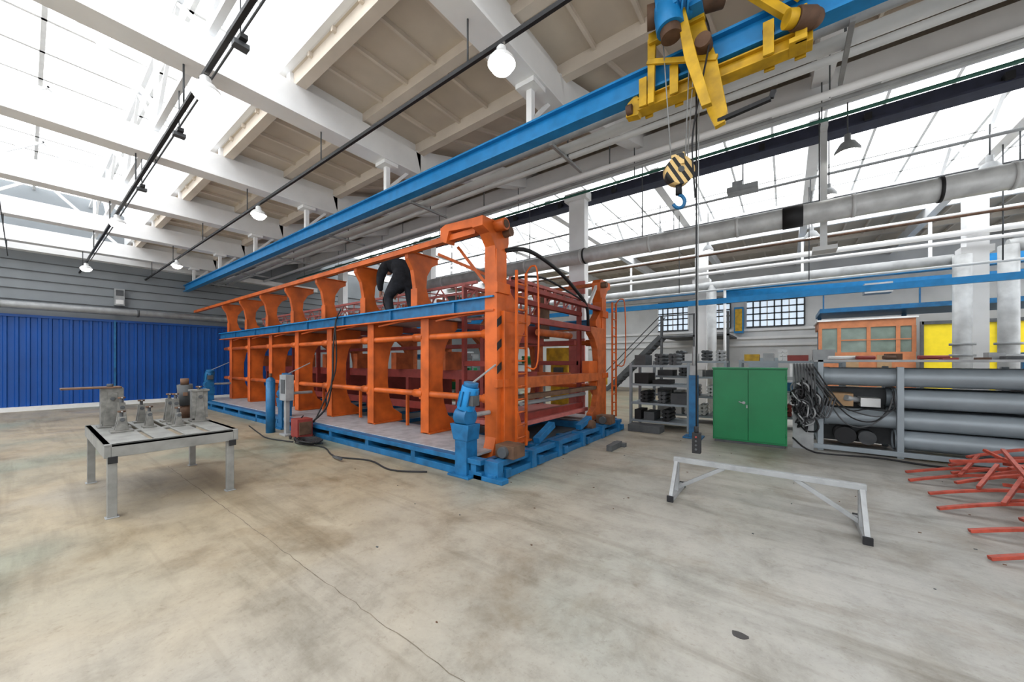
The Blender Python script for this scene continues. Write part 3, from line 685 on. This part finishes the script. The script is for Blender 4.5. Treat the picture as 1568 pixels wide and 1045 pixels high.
# ---------------------------------------------------------------- green cabinet
b=B('green_metal_cabinet')
cx0,cx1,cy0,cy1=-1.17,.02,8.25,8.75
b.bb(cx0,cx1,cy0+.02,cy1,.05,1.46,GREEN); b.bb(cx0+.03,cx1-.03,cy0+.04,cy1-.03,0,.05,DGRAY)
b.bb(cx0+.02,(cx0+cx1)/2-.006,cy0,cy0+.02,.08,1.43,GREEN); b.bb((cx0+cx1)/2+.006,cx1-.02,cy0,cy0+.02,.08,1.43,GREEN)
b.bb(cx0-.01,cx1+.01,cy0-.01,cy1,1.445,1.47,GREEN)
xm=(cx0+cx1)/2
b.cyl((xm-.07,cy0-.012,.8),(xm-.07,cy0,.8),.028,STEEL); b.bar((xm-.15,cy0-.02,.82),(xm-.06,cy0-.02,.78),.018,.018,STEEL)
b.bb(xm-.03,xm-.01,cy0-.012,cy0,.7,.76,STEEL)
for z in (.2,.7,1.25):
    b.cyl((cx0+.015,cy0-.005,z),(cx0+.015,cy0-.005,z+.08),.01,GREEN,seg=8); b.cyl((cx1-.015,cy0-.005,z),(cx1-.015,cy0-.005,z+.08),.01,GREEN,seg=8)
b.done(.005)
# ---------------------------------------------------------------- tube rack
R=empty('steel_tube_rack',(3,9,0))
b=B('frame',R)
for x in (.5,1.5,2.9,4.6):
    for yy in (8.62,9.75): b.bb(x-.04,x+.04,yy-.04,yy+.04,.0,1.62 if x<1 else 1.5,TUBEG)
    for z in (.12,.44,.80,1.14): b.bb(x-.03,x+.03,8.6,9.8,z-.04,z,TUBEG)
b.bb(.4,7,8.56,8.64,.03,.11,TUBEG); b.bb(.4,7,9.7,9.8,.03,.1,TUBEG); b.bb(.4,7,8.58,8.64,1.58,1.62,STEEL); b.bb(.4,7,9.7,9.8,1.58,1.62,STEEL)
b.done(.004)
b=B('tubes',R)
def bigtube(x0,yy,z,r=.155):
    b.cyl((x0,yy,z),(7,yy,z),r,TUBEG,seg=28,caps=False); b.cyl((x0+.02,yy,z),(7,yy,z),r*.93,DGRAY,seg=28); b.cyl((x0,yy,z),(x0+.06,yy,z),r+.012,TUBEG,seg=28,caps=False)
for (x0,yy,z) in ((.55,8.80,1.32),(.6,9.15,1.32),(.55,9.5,1.32),(1.45,8.80,.965),(1.4,9.15,.965),(1.5,9.5,.965),(.56,8.80,.61),(1.4,9.15,.61),(1.5,9.5,.61),(1.45,8.8,.28),(1.6,9.15,.28),(1.6,9.5,.28)): bigtube(x0,yy,z)
b.done()
b=B('stored_parts',R)
b.cyl((.85,8.8,.27),(.85,9.2,.27),.15,BLACK,seg=20); b.cyl((1.15,8.9,.24),(1.15,9.2,.24),.12,DGRAY,seg=20)
b.bb(.65,.95,8.75,9.2,.80,1.02,WOODC); b.bb(1.05,1.3,8.8,9.2,.80,.95,WPLAST)
b.cyl((.85,8.72,.95),(1.05,8.9,.9),.05,STEEL)
b.bb(.55,1.5,9.2,9.7,.12,1.1,DGRAY)
random.seed(3)
for q in range(34):
    x=random.uniform(.6,6.5); yy=random.uniform(8.8,9.6); m_=random.choice([WPLAST,BLACK,STEEL,YEL,BLUE,RED,WHITE,DGRAY,BROWN]); h=random.uniform(.03,.12); w=random.uniform(.08,.3)
    if q%3: b.bb(x-w/2,x+w/2,yy-.1,yy+.1,1.62,1.62+h,m_)
    else: b.cyl((x-w,yy,1.66),(x+w,yy+.05,1.66),.035,m_)
b.bb(.5,7,8.66,9.7,1.60,1.62,STEEL)
b.done()
b=B('cable_bundle')
random.seed(5)
for q in range(20):
    x=.26+random.uniform(-.1,.1); a0=random.uniform(0,6); r=random.uniform(.11,.2); z=random.uniform(.5,1.05)
    b.spline([(x+.06*math.sin(t)+r*.6*math.cos(t*.63+a0),8.40+.08*math.cos(t*1.3+q),z+r*1.5*math.sin(t*.63+a0)) for t in range(11)],.014,random.choice([BLACK,BLACK,DGRAY,STEEL]),6,3)
b.bb(.10,.40,8.5,8.56,0,1.55,STEEL)
for q in range(7):
    x=.12+q*.045; b.spline([(x,8.48,1.55),(x+.02,8.38,1.25),(x+.04,8.38,.8),(x+.1,8.35,.5+.03*q),(x+.2,8.4,.62),(x+.3,8.45,.95)],.013,DGRAY,6)
for q in range(4):
    b.spline([(.25+.05*q,8.45,1.5),(.5+.1*q,8.48,1.1-.1*q),(.8+.1*q,8.5,.55+.08*q),(1.1+.1*q,8.5,.5+.1*q),(1.4,8.52,.8+.1*q)],.012,BLACK if q%2 else DGRAY,6)
b.spline([(.1,8.4,.2),(.4,8.2,.02),(1.2,8.35,.015),(1.8,8.2,.015),(2.6,8.3,.015)],.015,BLACK,6)
b.done()
# ---------------------------------------------------------------- red frames pile
b=B('red_frame_pile')
def rocker(x0,yy,L,h,zt=0,sk=0,w=.045):
    n=14; P=[]
    for k in range(n+1):
        t=k/n; P.append(Vector((x0+L*t,yy+sk*t+.16*math.sin(math.pi*t),zt+.025+h*math.sin(math.pi*t))))
    for k in range(n): b.bar(P[k],P[k+1]+(P[k+1]-P[k])*.05,w,.03,REDBR)
ys=[4.62,5.25,5.85,6.45,7.0,7.5]
for k,yy in enumerate(ys):
    rocker(1.3+.06*(k%2),yy,1.9,.16,0,.12*(-1)**k)
    rocker(1.62+.1*(k%3),yy+.22,1.9,.18,.12,.25*(-1)**(k+1))
    rocker(1.95+.1*((k+1)%3),yy+.1,1.7,.16,.28,.3)
for k in range(5):
    y_=ys[k]; 
    b.bar((1.75,y_+.05,.16),(2.05,y_+.62,.34),.035,.035,REDBR); b.bar((2.4,y_,.22),(2.1,y_+.62,.42),.035,.035,REDBR)
    b.bar((2.6,y_+.1,.3),(3.0,y_+.5,.50),.035,.035,REDBR); b.bar((2.0,y_+.1,.2),(2.9,y_+.35,.48),.035,.035,REDBR)
for (p,q) in (((2.0,5.2,.2),(3.0,6.9,.5)),((1.9,6.4,.25),(2.9,5.2,.48)),((2.2,7.4,.3),(3.0,5.6,.52)),((1.7,7.2,.3),(3.2,7.4,.5)),((1.9,6.0,.36),(3.3,6.3,.5)),((1.9,5.5,.3),(2.1,7.1,.52))):
    b.bar(p,q,.035,.035,REDBR)
b.done(.003)
# ---------------------------------------------------------------- shelving and clutter behind
def shelf(name,x0,x1,yy,d,H,levels,col,items,seed):
    random.seed(seed); b=B(name)
    for x in (x0,x1):
        for y_ in (yy,yy+d): b.bb(x-.03,x+.03,y_-.03,y_+.03,0,H,col)
    for z in levels:
        b.bb(x0,x1,yy-.02,yy+d+.02,z-.05,z,col)
        x=x0+.08
        while x<x1-.2:
            w=random.uniform(.12,.4); h=random.uniform(.08,.26); m_=random.choice(items)
            if x+w>x1-.04: break
            if random.random()<.5: b.bb(x,x+w,yy+.03,yy+d*.8,z,z+h,m_)
            else:
                for c in range(3): b.cyl((x+w/2,yy+.03,z+.05+.09*c),(x+w/2,yy+d*.9,z+.05+.09*c),.045,m_,seg=10); b.cyl((x+w/2+.09,yy+.03,z+.05+.09*c),(x+w/2+.09,yy+d*.9,z+.05+.09*c),.045,m_,seg=10)
            x+=w+random.uniform(.03,.1)
    b.done()
shelf('storage_rack',-3.05,-1.75,8.95,.7,1.55,(.18,.6,1.05,1.5),TUBEG,[BLACK,DGRAY,BLACK,DGRAY],1)
shelf('storage_rack',-2.9,-1.2,10.4,.7,1.6,(.2,.7,1.2,1.6),TUBEG,[STEEL,WPLAST,DGRAY],2)
shelf('parts_rack',-.9,1.0,10.6,.6,1.62,(.3,.9,1.6),TUBEG,[RED,YEL,STEEL,BLUE,WPLAST],4)
shelf('parts_rack',-8.5,-6.5,10.5,.6,1.6,(.3,.9,1.5),LGRAY,[GREEN,YEL,STEEL,BLUE,WPLAST],9)
shelf('parts_rack',-13.5,-9.8,10.5,.6,1.8,(.3,.9,1.7),LGRAY,[GREEN,RED,STEEL,BLUE,DGRAY],11)
b=B('blue_bollard_post'); b.bb(-1.62,-1.46,8.3,8.46,0,1.3,BLUE); b.bb(-1.6,-1.48,8.32,8.44,1.3,1.5,STEEL); b.bb(-1.72,-1.36,8.2,8.56,0,.03,BLUE); b.cyl((-1.54,8.38,1.5),(-1.54,8.38,1.9),.03,STEEL); b.done(.005)
b=B('yellow_press'); b.bb(-5.9,-5.3,9.9,10.3,0,1.9,YEL); b.bb(-6.0,-5.2,9.8,10.35,1.5,2.0,YEL); b.bb(-5.75,-5.45,9.8,9.9,.9,1.4,DGRAY); b.bb(-6.1,-5.1,9.7,10.4,0,.2,DGRAY)
b.bb(-4.9,-4.2,9.9,10.3,.9,1.2,YEL); b.bb(-4.8,-4.7,9.9,10.3,0,.9,YEL); b.bb(-4.4,-4.3,9.9,10.3,0,.9,YEL); b.bb(-5.3,-4.9,10,10.2,1.0,1.15,YEL); b.done(.01)
b=B('green_lathe'); b.bb(-12.5,-10.8,11.4,12.1,0,.9,GREEN); b.bb(-12.5,-11.9,11.4,12.1,.9,1.6,GREEN); b.cyl((-11.9,11.75,1.2),(-11.5,11.75,1.2),.15,STEEL); b.bb(-11.2,-10.9,11.5,12,.9,1.3,GREEN); b.done(.01)
b=B('steel_bar_stack')
for q in range(24): b.bb(-2.9,-2.2,8.3+.05*(q%8),8.34+.05*(q%8),.05*(q//8),.05+.05*(q//8),DGRAY)
b.done()
b=B('steel_offcut'); b.bb(-2.55,-2.45,6.2,6.7,0,.1,DGRAY); b.bb(-2.62,-2.38,6.65,6.75,0,.07,DGRAY); b.done()
b=B('orange_office_booth')
x0,x1,yy=.95,3.35,17.2
b.bb(x0,x1,yy,yy+2,0,1.9,KIOSK); b.bb(x0,x1,yy,yy+2,2.75,3.0,KIOSK)
for x in (x0+.04,x0+.55,x0+1.3,x0+2.0,x1-.04): b.bb(x-.05,x+.05,yy,yy+.08,1.9,2.75,KIOSK)
b.bb(x0+.05,x1-.05,yy+.04,yy+.06,1.9,2.75,GLASS); b.bb(x0+.6,x1-.1,yy-.01,yy,2.3,2.34,KIOSK)
for x in (x0+.7,x0+1.5): b.bb(x,x+.35,yy-.02,yy,.2,1.8,WOODC)
b.bb(x0-.05,x1+.05,yy-.06,yy+2.05,3.0,3.06,WPLAST); b.done()
b=B('yellow_partition'); b.bb(3.45,9,17.1,17.2,0,2.75,YPAN)
for x in (3.45,5.0,6.6,8.2): b.bb(x-.04,x+.04,17.04,17.1,0,2.85,DGRAY)
b.bb(3.45,9,17.04,17.1,2.75,2.85,DGRAY); b.done()
b=B('upper_storage_platform'); b.bb(1,9,17.5,20,3.35,3.5,BLUE)
for x in (1.1,3.5,6,8.5): b.bb(x-.06,x+.06,19.5,19.6,0,3.4,BLUE)
for x in (1.1,3.5,6,8.5): b.bb(x-.02,x+.02,17.52,17.56,3.5,4.2,BLUE)
b.bb(1,9,17.52,17.56,4.16,4.2,BLUE); b.done()
b=B('workshop_machine'); b.bb(4.2,5.4,13.8,14.6,0,1.3,STEEL); b.bb(4.4,5.2,13.9,14.5,1.3,1.8,BLUE); b.bb(4.5,4.8,13.7,13.8,.9,1.2,DGRAY); b.done(.01)
b=B('steel_staircase')
for k in range(14):
    z=.2*(k+1); x=-7.6+.2*k; b.bb(x,x+.26,18.6,19.5,z-.03,z,DGRAY)
for yy in (18.58,19.5): b.bar((-7.7,yy,.0),(-4.9,yy,2.8),.04,.2,DGRAY); b.bar((-7.7,yy,1.0),(-4.9,yy,3.8),.04,.04,DGRAY)
b.bb(-4.9,-2.0,18.6,21.8,2.72,2.8,DGRAY); b.bb(-4.9,-2,18.58,18.62,3.75,3.8,DGRAY)
for x in (-4.85,-3.4,-2.05): b.bb(x-.05,x+.05,18.6,18.7,0,3.8,DGRAY)
b.done()
b=B('blue_wall_cabinet'); b.bb(-2.1,-1.7,21.5,21.88,3.0,4.3,RAILBLUE); b.bb(-2.05,-1.75,21.48,21.5,3.1,4.2,YEL); b.done()
b=B('gray_workbench'); b.bb(-1.6,.9,14.5,15.3,1.0,1.1,STEEL); b.bb(-1.5,-1.3,14.6,15.2,0,1,STEEL); b.bb(.6,.8,14.6,15.2,0,1,STEEL); b.bb(-1.0,-.2,14.6,15.1,1.1,1.7,TUBEG); b.bb(.1,.5,14.7,15,1.1,1.5,WPLAST); b.done()
b=B('floor_debris')
random.seed(12)
for q in range(60):
    x=random.uniform(-8,2.2); yy=random.uniform(1.2,8); s=random.uniform(.004,.011)
    b.bb(x-s,x+s,yy-s*.6,yy+s*.6,0,.005,random.choice([BROWN,DGRAY,BROWN]))
b.plate([(-.215+.045*math.cos(a*.6)*(1+.2*math.sin(a*2)),2.5+.03*math.sin(a*.6)) for a in range(10)],'z',0,.002,OIL)
b.done()
M.location.x-=.1
# ---------------------------------------------------------------- light
w=bpy.data.worlds.new('world'); sc.world=w; w.use_nodes=True
w.node_tree.nodes['Background'].inputs[0].default_value=(.94,.965,1,1); w.node_tree.nodes['Background'].inputs[1].default_value=2.0
# ---------------------------------------------------------------- camera
cd=bpy.data.cameras.new('camera'); cam=bpy.data.objects.new('camera',cd); sc.collection.objects.link(cam)
cam.location=(0,0,1.6); cam.rotation_euler=(math.radians(90),0,math.radians(36.83))
cd.sensor_width=36; cd.lens=12.857; cd.shift_y=.01945; cd.clip_start=.05
sc.camera=cam
